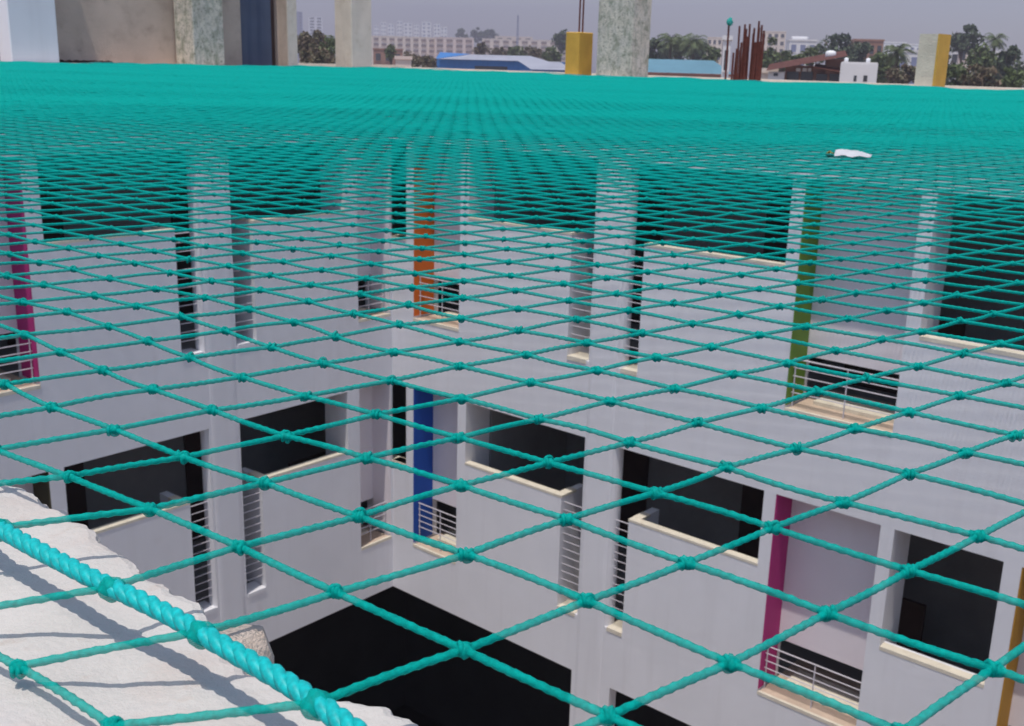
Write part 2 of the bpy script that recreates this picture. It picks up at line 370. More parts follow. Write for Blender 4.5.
bm = bmesh.new(); box(bm, (1.128, -0.499, 6.80), (1.272, -0.488, 9.9)); part('lit_facing', bm, M['concpale'])  # thin layer paints the lit front; the pier's brown stands for shade
roofbox('door_sheet', 1.385, 1.90, -0.70, -0.66, 9.9, M['sheetblue'], 'blue grey sheet closing the rooftop doorway')
roofbox('roof_wall', 0.95, 1.9, -1.02, -0.95, 9.9, M['door'], 'dark panel painting the doorway shade behind the blue grey sheet')  # dark panel put where the doorway gap is only in shade
bm = bmesh.new(); prev = None
for k in range(15):
    x = 3.72 + 0.04 * k; hgt = 0.016 + 0.014 * abs(math.sin(k * 1.7)); r_ = [bm.verts.new((x, -0.30 - 0.05 * q + 0.015 * math.sin(k * 2.1 + q), 7.386 + (0, hgt, hgt * 0.8, 0)[q])) for q in range(4)]
    if prev:
        for q in range(3): bm.faces.new((prev[q], prev[q + 1], r_[q + 1], r_[q]))
    prev = r_
bmesh.ops.solidify(bm, geom=bm.faces[:], thickness=0.006)
tag(link('tarpaulin_scrap', bm, M['door']), 'crumpled black strip of sheeting at the foot of the brown rooftop wall', 'tarpaulin')
bm = bmesh.new(); box(bm, (2.75, -0.6, 6.80), (4.4, -0.25, 7.386)); part('roof_kerb', bm, M['plaster'])
roofbox('roof_wall', 1.0, 5.6, -2.6, -2.5, 9.9, M['inside'])
roofbox('roof_wall', 4.88, 5.7, -0.9, -0.8, 8.0, M['plaster'])
roofbox('roof_column', -0.44, -0.10, 3.235, 3.71, 9.9, M['conc'], 'tall mottled grey concrete roof column')
zt = 7.851
roofbox('stub_column', -0.36, -0.10, 2.79, 2.985, zt, M['yellow'], 'short yellow painted column stub')
bm = bmesh.new(); box(bm, (-0.37, 6.855, 6.80), (-0.10, 7.02, 7.849)); part('stub_column', bm, M['yelcream'], None, 'short cream column stub with a yellow side')
bm = bmesh.new(); box(bm, (-0.372, 7.021, 6.80), (-0.098, 7.036, 7.851)); part('stub_side', bm, M['yellow'])
def bars(spots, lean=0.015):
    for (x, y, zt) in spots:
        bm = bmesh.new(); a = rnd.uniform(-lean, lean); b = rnd.uniform(-lean, lean)
        tube(bm, [(x, y, 6.80), (x + a * 0.5, y + b * 0.4, 7.4), (x + a, y + b, zt)], 0.0105, 6); part('starter_bar', bm, M['rust'])
bars([(-0.2, 2.90, 9.2), (-0.235, 2.925, 9.2)], 0.006)
sp = []
for k in range(26):
    sp.append((-0.11 - 0.16 * rnd.random(), 4.93 + 0.0125 * k + rnd.uniform(-.008, .008), 7.58 + 0.30 * min(1, 0.35 + 0.06 * k) * rnd.uniform(0.5, 1.1)))
sp += [(-0.11, 4.89, 7.94), (-0.15, 4.998, 7.918), (-0.15, 5.042, 7.935), (-0.15, 5.11, 7.937), (-0.15, 5.197, 7.966), (-0.15, 5.245, 7.928)]
bars(sp)
bm = bmesh.new(); bmesh.ops.create_icosphere(bm, subdivisions=2, radius=0.035)
for vtx in bm.verts:
    vtx.co *= rnd.uniform(0.7, 1.35); vtx.co.z *= 1.3
    vtx.co = vtx.co * 0.8 + Vector((-0.11, 4.89, 7.955))
rag = link('rag', bm, M['twine'], None, True); tag(rag, 'teal rag knotted on top of the leftmost rusty starter bar', 'rag')

# ---------------------------------------------------------------- near parapet with its broken white coping
edge = [(10.35, 9.898), (10.40, 9.9015), (10.4755, 9.9025), (10.5026, 9.8989), (10.515, 9.8995), (10.527, 9.9023), (10.5427, 9.9019), (10.551, 9.9055), (10.5593, 9.9051), (10.5668, 9.905), (10.5937, 9.9075), (10.6113, 9.9054), (10.6241, 9.9117), (10.6385, 9.9165), (10.6524, 9.9157), (10.6567, 9.9117), (10.6603, 9.9122), (10.6695, 9.9137), (10.6766, 9.9101), (10.6846, 9.9056), (10.6946, 9.9032), (10.7055, 9.9021), (10.76, 9.903), (10.85, 9.90)]
ey = [e[0] for e in edge]; ex = [e[1] for e in edge]
_ny = np.linspace(-0.1, 13.4, 22000); _g = np.random.default_rng(3)
_nv = sum(np.interp(_ny, np.linspace(-0.1, 13.4, n_), _g.normal(0, a_, n_)) for n_, a_ in ((700, 0.0004), (1500, 0.0006), (3500, 0.0007), (9000, 0.0003)))
def inner(y):
    n = float(np.interp(y, _ny, _nv))
    return float(np.interp(y, ey, ex)) + n + (0.004 * math.sin(y * 9) if not 10.35 < y < 10.85 else 0)
def hnoise(x, y):
    return 0.0008 * math.sin(47 * x + 31 * y) + 0.0005 * math.sin(120 * x - 93 * y + 1) + 0.00025 * math.sin(260 * x + 210 * y) + 0.00008 * math.sin(610 * x - 520 * y)
bm = bmesh.new()
ys = list(np.linspace(0.0, 9.9, 70)) + list(np.linspace(9.95, 10.35, 100)) + list(np.linspace(10.351, 10.80, 520)) + list(np.linspace(10.81, 11.2, 80)) + list(np.linspace(11.3, 13.2, 20))
fr = [0, 0, 0.004, 0.012, 0.03, 0.06, 0.10, 0.15, 0.2, 0.25, 0.3, 0.36, 0.43, 0.5, 0.6, 0.7, 0.8, 0.9, 1.0, 1.0]
rows = []
for y in ys:
    xi = inner(y); row = []
    for k, q in enumerate(fr):
        x = xi + (10.22 - xi) * q
        z = 7.3725 + hnoise(x, y) - (0.0035 if q == 0 else 0.001 if k == 2 else 0)
        if k == 0: z = 7.346 + hnoise(x * 2, y * 3); x += 0.004
        if k == len(fr) - 1: z = 7.30
        row.append(bm.verts.new((x, y, z)))
    rows.append(row)
for i in range(len(rows) - 1):
    for k in range(len(fr) - 1): bm.faces.new((rows[i][k], rows[i][k + 1], rows[i + 1][k + 1], rows[i + 1][k]))
part('coping', bm, M['coping'], None, 'white lime washed coping with a broken edge')
bm = bmesh.new(); rows = []
for y in ys:
    b = 0.0215 * math.exp(-((y - 10.618) / 0.022) ** 2) + 0.0016 * math.sin(y * 260) * math.exp(-((y - 10.614) / 0.02) ** 2)
    xi = inner(y) + 0.0015 - b + 0.0012 * math.sin(y * 530)
    row = [bm.verts.new((x, y, z)) for x, z in ((xi + 0.006, 7.30), (xi + 0.001, 7.335), (xi + 0.0005, 7.350 + 0.0015 * math.sin(y * 400)), (xi + 0.004, 7.360 + 0.001 * math.sin(y * 270)), (10.0, 7.363))]
    rows.append(row)
for i in range(len(rows) - 1):
    for k in range(4): bm.faces.new((rows[i][k], rows[i][k + 1], rows[i + 1][k + 1], rows[i + 1][k]))
part('mortar_bed', bm, M['mortar'], None, None, True)
bm = bmesh.new(); box(bm, (10.02, 0, GROUND), (10.21, 13.2, 7.301)); part('outer_wall', bm, M['wall'])

# ---------------------------------------------------------------- the net
T0 = np.array([9.8546, 10.7504]); E1 = np.array([-0.00172, 0.04178]); E2 = np.array([-0.03885, 0.0068])
OBS = """-6 0 .0062 -.0034;-5 0 .0031 -.0023;-5 -1 .0045 -.004;-7 0 .0087 -.0012;-7 1 .0061 -.0006;-6 1 .0032 .0003;-8 1 .0017 -.0015;-7 2 .0044 .0003;-8 2 .0014 -.0006;-9 2 -.004 .0021;-9 1 -.005 -.0014;-10 2 -.0111 .0009;-9 3 -.0045 .003;-10 3 -.0097 .0044;-4 0 .0002 -.0003;-5 1 .0034 -.0023;-6 2 .0025 .0007;-5 2 .0005 -.0009;-4 1 -.0005 -.001;-4 2 -.0005 -.0004;-5 3 .0017 .0004;-6 3 .0011 .0011;-7 3 .0039 .0021;-7 4 .0055 .0017;-6 4 .0023 .002;-3 1 -.0016 -.001;-3 2 -.0038 -.0017;-2 2 -.0032 -.0002;-3 3 -.0014 -.0014;-4 3 -.001 -.001;-4 4 -.0004 -.0011;-3 4 -.0019 .0001;-2 3 -.0029 -.0008;-3 5 .0017 -.0016;-4 5 .0023 .0001;-2 4 -.0009 -.0015;-2 5 .0013 -.0013;-1 4 .0005 -.0007;-1 5 -.0003 -.0018;-1 6 .0015 -.0006;-2 6 .003 -.0013;-3 -1 -.0002 -.0026;-2 -1 -.0009 -.0003;-3 0 -.0027 .0006;-2 0 -.0026 .0005;-1 -1 -.0001 .0025;-2 1 -.003 .0005;-1 0 -.0023 .0022;-1 1 -.0026 .0024;0 0 -.0014 .0031;0 1 -.0012 .0033;0 2 -.0011 -.0001;0 3 -.0007 .0005;1 1 .001 .0038"""
OBS = np.array([[float(q) for q in s.split()] for s in OBS.split(';')])
NI = np.arange(-330, 66); NJ = np.arange(-3, 262)
II, JJ = np.meshgrid(NI, NJ, indexing='ij')
PX = T0[0] + II * E1[0] + JJ * E2[0]; PY = T0[1] + II * E1[1] + JJ * E2[1]
# local pull of the mesh measured on the nearest knots, plus hand-tied irregularity
num = np.zeros(PX.shape + (2,)); den = np.full(PX.shape, 0.35)
for (i, j, dx, dy) in OBS:
    w = np.exp(-((II - i) ** 2 + (JJ - j) ** 2) / (2 * 0.85 ** 2)); num += w[..., None] * np.array([dx, dy]); den += w
den = np.maximum(den - 0.30, 0.05)
PX += num[..., 0] / den * 0.92; PY += num[..., 1] / den * 0.92
PX += 0.0035 * np.sin(PY * 2.1 + 0.7) * np.clip((9.5 - PX), 0, 1) + nrg.normal(0, 1, PX.shape) * np.where(PX > 9.3, 0.0006, 0.0011)
PY += 0.0035 * np.sin(PX * 1.7 + PY * 0.6) * np.clip((9.5 - PX), 0, 1) + nrg.normal(0, 1, PX.shape) * np.where(PX > 9.3, 0.0006, 0.0011)
far = np.clip((9.85 - PX) / 1.5, 0, 1)
PZ = 7.389 + far * (0.0035 * np.sin(PX * 2.6 + PY * 1.1) + 0.003 * np.sin(PY * 3.1 - PX * 0.8 + 1.0) + 0.0022 * np.sin(5.2 * PX + 4.1 * PY)) + nrg.normal(0, 0.0004, PX.shape)
ez = lambda t: 0.005 * np.sin(3.1 * t) + 0.004 * np.sin(7.3 * t + 1) + 0.003 * np.sin(17 * t)
PZ += ez(PY) * np.exp(-np.maximum(PX, 0) / 0.4) + ez(PX + 3) * np.exp(-np.maximum(PY, 0) / 0.4)
ok = (PX > 0.0) & (PY > 0.0) & (PY < 13.15)
beyond = JJ == -3
PZ[beyond] = 7.3785 + nrg.normal(0, 0.0006, beyond.sum())
# the loose row beyond the rope, as it lies on the coping
for (i, x, y) in ((-4, 9.968, 10.534), (-3, 9.9665, 10.5748), (-2, 9.9621, 10.6161), (-1, 9.9597, 10.6563), (0, 9.960, 10.697)):
    q = (II == i) & beyond; PX[q] = x; PY[q] = y
for (i, x, y) in ((-5, 9.9350, 10.513), (-4, 9.9359, 10.5548), (-3, 9.9370, 10.6127), (-2, 9.9345, 10.6500), (-1, 9.9366, 10.695), (0, 9.9359, 10.737)):
    q = (II == i) & (JJ == -2); PX[q] = x; PY[q] = y
rk = [(10.5116, 9.9360), (10.5566, 9.9382), (10.6086, 9.9353), (10.6327, 9.9322), (10.6483, 9.9321), (10.6664, 9.9318), (10.6882, 9.9312), (10.7064, 9.9330), (10.7513, 9.9360)]
q = (JJ == -2); PX[q] = np.interp(PY[q], [k_[0] for k_ in rk], [k_[1] for k_ in rk]); PZ[q] = 7.3885
NODE = np.stack([PX, PY, PZ], -1)
camd = np.linalg.norm(NODE - CAM, axis=-1)
infront = ((NODE - CAM) @ ROT[2]) > -0.05

VV, FF = [], []; off = 0
def add(v, f):
    global off
    VV.append(v.reshape(-1, 3)); FF.append(f.reshape(-1, 4) + off); off += v.size // 3
def segs(A, Bq, n, rings, r, braid=0.0, sag=0.0):
    if len(A) == 0: return
    d = Bq - A; L = np.linalg.norm(d, axis=1, keepdims=True); t = d / np.maximum(L, 1e-9)
    up = np.array([0, 0, 1.0]); s = np.cross(t, up); s /= np.linalg.norm(s, axis=1, keepdims=True); b = np.cross(s, t)
    k = np.linspace(0, 1, rings); a = np.linspace(0, 2 * np.pi, n, endpoint=False)
    ph = nrg.uniform(0, 6.28, len(A))
    cen = A[:, None, :] + d[:, None, :] * k[None, :, None]
    bend = nrg.normal(0, 1, (len(A), 2)) * sag
    cur = np.sin(np.pi * k)[None, :, None]
    cen = cen + cur * (bend[:, 0, None, None] * s[:, None, :] + bend[:, 1, None, None] * b[:, None, :])
    ang = a[None, None, :]
    rr = r * (1 + braid * np.cos(3 * ang - (k[None, :, None] * L[:, None]) * 1700 + ph[:, None, None])) * np.ones((len(A), rings, n))
    V_ = cen[:, :, None, :] + rr[..., None] * (np.cos(ang)[..., None] * s[:, None, None, :] + np.sin(ang)[..., None] * b[:, None, None, :])
    base = np.arange(len(A))[:, None, None] * (rings * n); ri = np.arange(rings - 1)[None, :, None] * n; ai = np.arange(n)[None, None, :]
    F_ = np.stack([base + ri + ai, base + ri + (ai + 1) % n, base + ri + n + (ai + 1) % n, base + ri + n + ai], -1)
    add(V_, F_)
def do_dir(axis):
    if axis == 0: a, b, o = NODE[:-1], NODE[1:], ok[:-1] & ok[1:] & ~((beyond[:-1]) & (np.abs(II[:-1] + 2) > 30)); dd = camd[:-1]; fr_ = infront[:-1] | infront[1:]
    else: a, b, o = NODE[:, :-1], NODE[:, 1:], ok[:, :-1] & ok[:, 1:]; dd = camd[:, :-1]; fr_ = infront[:, :-1] | infront[:, 1:]
    RR = np.interp(dd, [0.3, 0.8, 1.05, 1.35, 1.7, 3.0], [0.00100, 0.00102, 0.00118, 0.00158, 0.0020, 0.0024])[..., None, None]
    n_ = o & (dd < 0.9) & fr_; m_ = o & ~n_ & (dd < 3.0); f_ = o & (dd >= 3.0)
    segs(a[n_], b[n_], 10, 22, RR[n_], 0.22, 0.00028)
    segs(a[m_], b[m_], 6, 4, RR[m_], 0.0, 0.00025)
    segs(a[f_], b[f_], 4, 2, RR[f_])
do_dir(0); do_dir(1)
# knots
def ball(nu, nv):
    u = np.linspace(0, 2 * np.pi, nu, endpoint=False); v_ = np.linspace(-np.pi / 2, np.pi / 2, nv)
    P_ = np.stack([np.cos(v_)[:, None] * np.cos(u), np.cos(v_)[:, None] * np.sin(u), np.sin(v_)[:, None] * np.ones_like(u)], -1)
    i = np.arange(nv - 1)[:, None] * nu; k = np.arange(nu)[None]
    return P_.reshape(-1, 3), np.stack([i + k, i + (k + 1) % nu, i + nu + (k + 1) % nu, i + nu + k], -1).reshape(-1, 4)
def knots(sel, nu, nv, sz, lump):
    c = NODE[sel]
    if len(c) == 0: return
    P_, F_ = ball(nu, nv)
    ax1 = np.array([E1[0], E1[1], 0]); ax1 /= np.linalg.norm(ax1); ax2 = np.array([-ax1[1], ax1[0], 0]); ax3 = np.array([0, 0, 1.0])
    rad = np.ones((len(c), len(P_)))
    if lump:
        ph = nrg.uniform(0, 6.28, (len(c), 3))
        rad = 1 + 0.14 * np.cos(P_[None, :, 0] * 6 + P_[None, :, 1] * 3 + ph[:, :1]) + 0.10 * np.cos(P_[None, :, 1] * 7 - P_[None, :, 2] * 4 + ph[:, 1:2])
    s = sz * nrg.uniform(0.88, 1.12, (len(c), 1, 1))
    q = (P_[None] * rad[..., None])
    V_ = c[:, None, :] + s * (q[..., :1] * ax1 * 1.35 + q[..., 1:2] * ax2 * 0.95 + q[..., 2:3] * ax3 * 0.85)
    add(V_, F_[None] + np.arange(len(c))[:, None, None] * len(P_))
def wraps(sel):
    c = NODE[sel]; ax1 = np.array([E1[0], E1[1], 0]); ax1 /= np.linalg.norm(ax1); ax2 = np.array([-ax1[1], ax1[0], 0]); ax3 = np.array([0, 0, 1.0])
    U = np.linspace(0, 2 * np.pi, 14, endpoint=False); Vn = 6; vv = np.linspace(0, 2 * np.pi, Vn, endpoint=False)
    for (tilt, offv, R) in ((0.9, -0.0010, 0.00140), (0.45, 0.0009, 0.00135), (-0.5, 0.0002, 0.0015)):
        d = math.cos(tilt) * ax1 + math.sin(tilt) * ax2; e = np.cross(ax3, d)
        rr = R + 0.00072 * np.cos(vv)
        ring = (rr[None, :, None] * (np.cos(U)[:, None, None] * e + np.sin(U)[:, None, None] * ax3) + 0.00072 * np.sin(vv)[None, :, None] * d) + d * offv
        i = np.arange(14)[:, None]; k = np.arange(Vn)[None]
        F_ = np.stack([i * Vn + k, ((i + 1) % 14) * Vn + k, ((i + 1) % 14) * Vn + (k + 1) % Vn, i * Vn + (k + 1) % Vn], -1).reshape(-1, 4)
        jit = nrg.normal(0, 0.00035, (len(c), 1, 3))
        add(c[:, None, :] + jit + ring.reshape(1, -1, 3), F_[None] + np.arange(len(c))[:, None, None] * (14 * Vn))
nk = ok & (camd < 0.9) & infront
knots(nk, 12, 8, 0.0021, True); wraps(nk)
knots(ok & ~nk & (camd < 3.0), 6, 4, 0.0027, False)
knots(ok & (camd >= 3.0) & (camd < 7.0), 4, 3, 0.0040, False)
Vall = np.concatenate(VV); Fall = np.concatenate(FF).astype(np.int32)
def np_mesh(name, v, f, m, smooth=True):
    me = bpy.data.meshes.new(name); me.vertices.add(len(v)); me.vertices.foreach_set('co', v.astype(np.float32).ravel())
    me.loops.add(f.size); me.loops.foreach_set('vertex_index', f.ravel()); me.polygons.add(len(f))
    me.polygons.foreach_set('loop_start', np.arange(0, f.size, 4, dtype=np.int32)); me.polygons.foreach_set('loop_total', np.full(len(f), 4, np.int32))
    me.update(calc_edges=True)
    me.polygons.foreach_set('use_smooth', np.full(len(f), smooth)); me.materials.append(m)
    o = bpy.data.objects.new(name, me); C.objects.link(o); return o
NET = empty('safety_net', (4.9, 6.6, 7.389), 0, 'knotted teal safety net stretched over the whole courtyard from parapet to parapet', 'safety net')
netting = np_mesh('netting', Vall - np.array([4.9, 6.6, 7.389]), Fall, M['twine']); netting.parent = NET
# the laid rope threaded through the second row of knots, and thinner border ropes on the other sides
def laid_rope(path, R, pitch, parent, nstr=3, n=8, label=None):
    bm = bmesh.new(); path = [Vector(p) for p in path]
    for s in range(nstr):
        pts, acc = [], 0.0
        for i, p in enumerate(path):
            if i: acc += (p - path[i - 1]).length
            t = (path[min(i + 1, len(path) - 1)] - path[max(i - 1, 0)]).normalized(); a = t.cross(Vector((0, 0, 1))).normalized(); b = a.cross(t)
            ph = 2 * math.pi * (acc / pitch + s / nstr); pts.append(p + (a * math.cos(ph) + b * math.sin(ph)) * R * 0.43)
        tube(bm, pts, R * 0.66, n)
    bmesh.ops.translate(bm, verts=bm.verts[:], vec=(-4.9, -6.6, -7.389))
    o = link('border_rope', bm, M['rope'], parent, True)
    if label: o['label'] = label
    return o
row = [(i, PX[k, 1], PY[k, 1]) for k, i in enumerate(NI) if ok[k, 1] and -6.0 < PY[k, 1] < 13.1]
ry = np.array([r_[2] for r_ in row]); rx = np.array([r_[1] for r_ in row]); o_ = np.argsort(ry); ry, rx = ry[o_], rx[o_]
yy = np.concatenate([np.arange(0.05, 10.2, 0.05), np.arange(10.2, 11.0, 0.0012), np.arange(11.0, 13.1, 0.05)])
rk = [(10.5116, 9.9360), (10.5566, 9.9382), (10.6086, 9.9353), (10.6327, 9.9322), (10.6483, 9.9321), (10.6664, 9.9318), (10.6882, 9.9312), (10.7064, 9.9330), (10.7513, 9.9360)]
sm = np.interp(yy, [q[0] for q in rk], [q[1] for q in rk]); sm = np.convolve(np.pad(sm, 12, mode='edge'), np.ones(25) / 25, 'valid')
laid_rope([(float(x), float(y), 7.3885) for x, y in zip(sm, yy)], 0.0025, -0.0150, NET, label='thick twisted turquoise border rope along the near coping')
for pts in ([(0.012, y, 7.391 + float(ez(y))) for y in np.linspace(0.01, 13.1, 160)], [(x, 0.012, 7.391 + float(ez(x + 3))) for x in np.linspace(0.01, 9.9, 120)], [(x, 13.12, 7.391) for x in np.linspace(0.01, 9.9, 50)]):
    laid_rope(pts, 0.0035, 0.5, NET, 3, 5)
# lashing lumps where the net is tied to the rope
P_, F_ = ball(18, 12); variants = []
for k, i in enumerate(NI):
    if ok[k, 1] and camd[k, 1] < 1.2:
        y = PY[k, 1]; c = (float(np.interp(y, yy, sm)) - 4.9, float(y) - 6.6, 7.3880 - 7.389)
        if len(variants) < 6:
            ph = nrg.uniform(0, 6.28)
            q = P_ * (1 + 0.07 * np.cos(P_[:, :1] * 6 + ph) + 0.06 * np.cos(P_[:, 1:2] * 5 + ph))
            o = np_mesh('lashing', q * np.array([0.0034, 0.0046, 0.0033]), F_.astype(np.int32), M['twine']); variants.append(o)
        else:
            o = variants[k % 6].copy(); C.objects.link(o)
        o.location = c; o.parent = NET

# ---------------------------------------------------------------- litter lying on the net
bm = bmesh.new(); c0 = Vector((8.405, 10.127, 7.3950)); ax = Vector((-0.35, 0.94, 0)).normalized(); ay = Vector((0.94, 0.35, 0))
n1, n2 = 10, 6; g = []
for i in range(n1 + 1):
    r_ = []
    for k in range(n2 + 1):
        s, t = i / n1 * 2 - 1, k / n2 * 2 - 1
        wdt = 0.029 * (1 - 0.55 * max(0, s) ** 2) * (1 - 0.15 * max(0, -s))
        r_.append(bm.verts.new(c0 + ax * (s * 0.027) + ay * (t * wdt) + Vector((0, 0, 0.0075 * (1 - t * t) * (1 - 0.75 * max(0, s)) + 0.0012 * math.sin(7 * s + 5 * t) + 0.002))))
    g.append(r_)
for i in range(n1):
    for k in range(n2): bm.faces.new((g[i][k], g[i + 1][k], g[i + 1][k + 1], g[i][k + 1]))
bmesh.ops.solidify(bm, geom=bm.faces[:], thickness=0.0006)
M['paper'] = mat('white_paper', (0.82, 0.82, 0.84), 0.6, 0.03, 40)
M['leafy'] = mat('dry_leaf', (0.35, 0.28, 0.05), 0.7, 0.2, 60)
tag(link('paper_scrap', bm, M['paper'], None, True), 'curled white scrap of paper lying on the net at the right', 'litter')
bm = bmesh.new(); c1 = c0 - ax * 0.036 + Vector((0, 0, 0.001)); prev = None
for i in range(7):
    s = i / 6; wv = 0.007 * math.sin(math.pi * (0.08 + 0.84 * s))
    a = [bm.verts.new(c1 + ay * ((s - 0.5) * 0.03 - 0.004) + ax * (q * wv) + Vector((0, 0, 0.004 * (1 - abs(q)) + 0.003 * s))) for q in (-1, 0, 1)]
    if prev:
        for q in (0, 1): bm.faces.new((prev[q], prev[q + 1], a[q + 1], a[q]))
    prev = a
bmesh.ops.solidify(bm, geom=bm.faces[:], thickness=0.0005)
tag(link('dry_leaf', bm, M['leafy'], None, True), 'small yellow dry leaf beside the white paper scrap on the net', 'leaf')

# ---------------------------------------------------------------- the town beyond
M['aptcream'] = mat('cream_apartment_paint', (0.78, 0.65, 0.54), 0.85, 0.05, 0.2)
M['aptpink'] = mat('pinkish_apartment_paint', (0.76, 0.60, 0.52), 0.85, 0.05, 0.2)
M['white'] = mat('white_house_paint', (0.74, 0.71, 0.70), 0.85, 0.06, 0.3, stains=[(0.5, 0.6, 0.85, (0.55, 0.5, 0.47))])
M['pale'] = mat('pale_tower_paint', (0.86, 0.85, 0.85), 0.85, 0.03, 0.1)
M['greyb'] = mat('blue_grey_cladding', (0.22, 0.24, 0.36), 0.7, 0.08, 0.2)
M['glass'] = mat('dark_window_glass', (0.05, 0.055, 0.06), 0.25, 0.2, 0.6, spec=0.6)
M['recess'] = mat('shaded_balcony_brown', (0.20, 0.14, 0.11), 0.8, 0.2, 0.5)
M['brick'] = mat('brown_brick', (0.32, 0.17, 0.12), 0.9, 0.15, 0.8)
M['tile'] = mat('dark_red_tile', (0.23, 0.09, 0.065), 0.85, 0.2, 1.0, streak=((6, 6, 6), 0.4, 0.7, (0.14, 0.06, 0.05)))
M['shedblue'] = mat('blue_steel_cladding', (0.035, 0.17, 0.44), 0.5, 0.08, 0.4, streak=((3, 3, 0.1), 0.5, 0.8, (0.03, 0.13, 0.34)))
M['shedroof'] = mat('pale_sheet_roof', (0.62, 0.62, 0.68), 0.5, 0.06, 0.4, streak=((0.4, 2, 1), 0.5, 0.8, (0.5, 0.5, 0.56)))
M['lightblue'] = mat('light_blue_sheet_roof', (0.24, 0.47, 0.57), 0.5, 0.08, 0.4, streak=((2, 2, 1), 0.5, 0.8, (0.19, 0.39, 0.49)))
M['tank'] = mat('white_water_tank', (0.80, 0.80, 0.80), 0.5, 0.03, 2)
M['bark'] = mat('bark', (0.10, 0.07, 0.05), 0.9, 0.3, 4, 0.5, 30)
def leafmat(name, col, col2):
    m = mat(name, col, 0.6, 0.3, 0.6, stains=[(1.3, 0.45, 0.65, col2)], spec=0.3); return m
M['leaf'] = leafmat('green_leaves', (0.085, 0.115, 0.04), (0.12, 0.15, 0.05))
M['leafdark'] = leafmat('dark_green_leaves', (0.055, 0.078, 0.04), (0.08, 0.105, 0.05))
M['leafbrown'] = leafmat('dry_brown_leaves', (0.145, 0.105, 0.065), (0.10, 0.11, 0.05))
M['leafpalm'] = leafmat('palm_leaves', (0.09, 0.12, 0.05), (0.12, 0.14, 0.06))

_seed = [100]
def crown_mesh(w, h, n, leaf, seed, clumps=22):
    r = np.random.default_rng(seed); cl = []
    for _ in range(clumps):
        d = r.normal(size=3); d /= np.linalg.norm(d); q = r.uniform(0.25, 0.95) ** 0.6
        cl.append(np.append(d * q * np.array([w / 2, w / 2, h / 2]) * 0.85, r.uniform(0.10, 0.24) * (w + h) / 2))
    cl = np.array(cl); k = r.integers(0, clumps, n); d = r.normal(size=(n, 3)); d /= np.linalg.norm(d, axis=1, keepdims=True)
    c = cl[k, :3] + d * cl[k, 3:] * (r.uniform(0.2, 1.0, (n, 1)) ** 0.5) * np.array([1, 1, 0.8])
    a = r.normal(size=(n, 3)); a /= np.linalg.norm(a, axis=1, keepdims=True)
    b = np.cross(a, r.normal(size=(n, 3))); b /= np.linalg.norm(b, axis=1, keepdims=True)
    s = leaf * r.uniform(0.5, 1.3, (n, 1)); t = s * r.uniform(0.4, 0.8, (n, 1))
    v = np.stack([c - a * s, c + b * t, c + a * s, c - b * t], 1)
    return v.reshape(-1, 3), np.arange(n * 4, dtype=np.int32).reshape(-1, 4)
def tree(px, ytop, D, wpx, hpx, lm, label, group='trees beyond the rooftop', n=1400):
    top = at(px, ytop, D); sc = D / FPX; w = wpx * sc; h = hpx * sc; _seed[0] += 1
    t = empty('tree', (top.x, top.y, GROUND), rnd.uniform(0, 6), label, 'tree', group)
    cz = top.z - GROUND - h / 2
    v, f = crown_mesh(w, h, n, max(0.03 * (w + h), 0.12), _seed[0])
    o = np_mesh('crown', v + np.array([0, 0, cz]), f, lm, False); o.parent = t
    bm = bmesh.new(); tr = max(0.12, w * 0.035)
    tube(bm, [(0, 0, 0), (tr * 0.5, 0, cz * 0.5), (0, tr * 0.4, cz)], [tr * 1.3, tr, tr * 0.6], 7)
    for q in range(5):
        a = rnd.uniform(0, 6.28); tube(bm, [(0, 0, cz * 0.8), (math.cos(a) * w * 0.2, math.sin(a) * w * 0.2, cz + h * 0.05), (math.cos(a) * w * 0.34, math.sin(a) * w * 0.34, cz + h * 0.25)], [tr * 0.6, tr * 0.4, tr * 0.15], 5)
    link('trunk', bm, M['bark'], t, True)
    return t
def palm(px, ytop, D, wpx, label):
    top = at(px, ytop, D); sc = D / FPX; w = wpx * sc; h = top.z - GROUND - w * 0.25
    t = empty('palm_tree', (top.x, top.y, GROUND), rnd.uniform(0, 6), label, 'palm tree', 'palms beyond the rooftop')
    bm = bmesh.new(); tube(bm, [(0, 0, 0), (0.3, 0.1, h * 0.5), (0, 0, h)], [0.28, 0.2, 0.16], 7); link('trunk', bm, M['bark'], t, True)
    bm = bmesh.new()
    for q in range(44):
        a = q * 2.4 + rnd.uniform(-.2, .2); el = rnd.uniform(-0.5, 1.15); L = w * 0.5 * rnd.uniform(0.85, 1.1)
        d = Vector((math.cos(a) * math.cos(el), math.sin(a) * math.cos(el), math.sin(el))); p = Vector((0, 0, h)); sd = Vector((-math.sin(a), math.cos(a), 0)); N = 9; prev = None
        for s in range(N):
            d2 = d + Vector((0, 0, -0.16 * s)); p2 = p + d2.normalized() * (L / N)
            lw = L * 0.26 * math.sin(math.pi * (0.12 + 0.8 * s / N))
            for sg in (-1, 1):
                for e in (0.0, 0.5):
                    r0 = p.lerp(p2, e); r1 = p.lerp(p2, e + 0.33); tip = r0 + sd * sg * lw + d2.normalized() * lw * 0.4 - Vector((0, 0, lw * 0.5))
                    bm.faces.new([bm.verts.new(r0), bm.verts.new(r1), bm.verts.new(tip)])
            p = p2
    link('fronds', bm, M['leafpalm'], t, recalc=False)
    return t

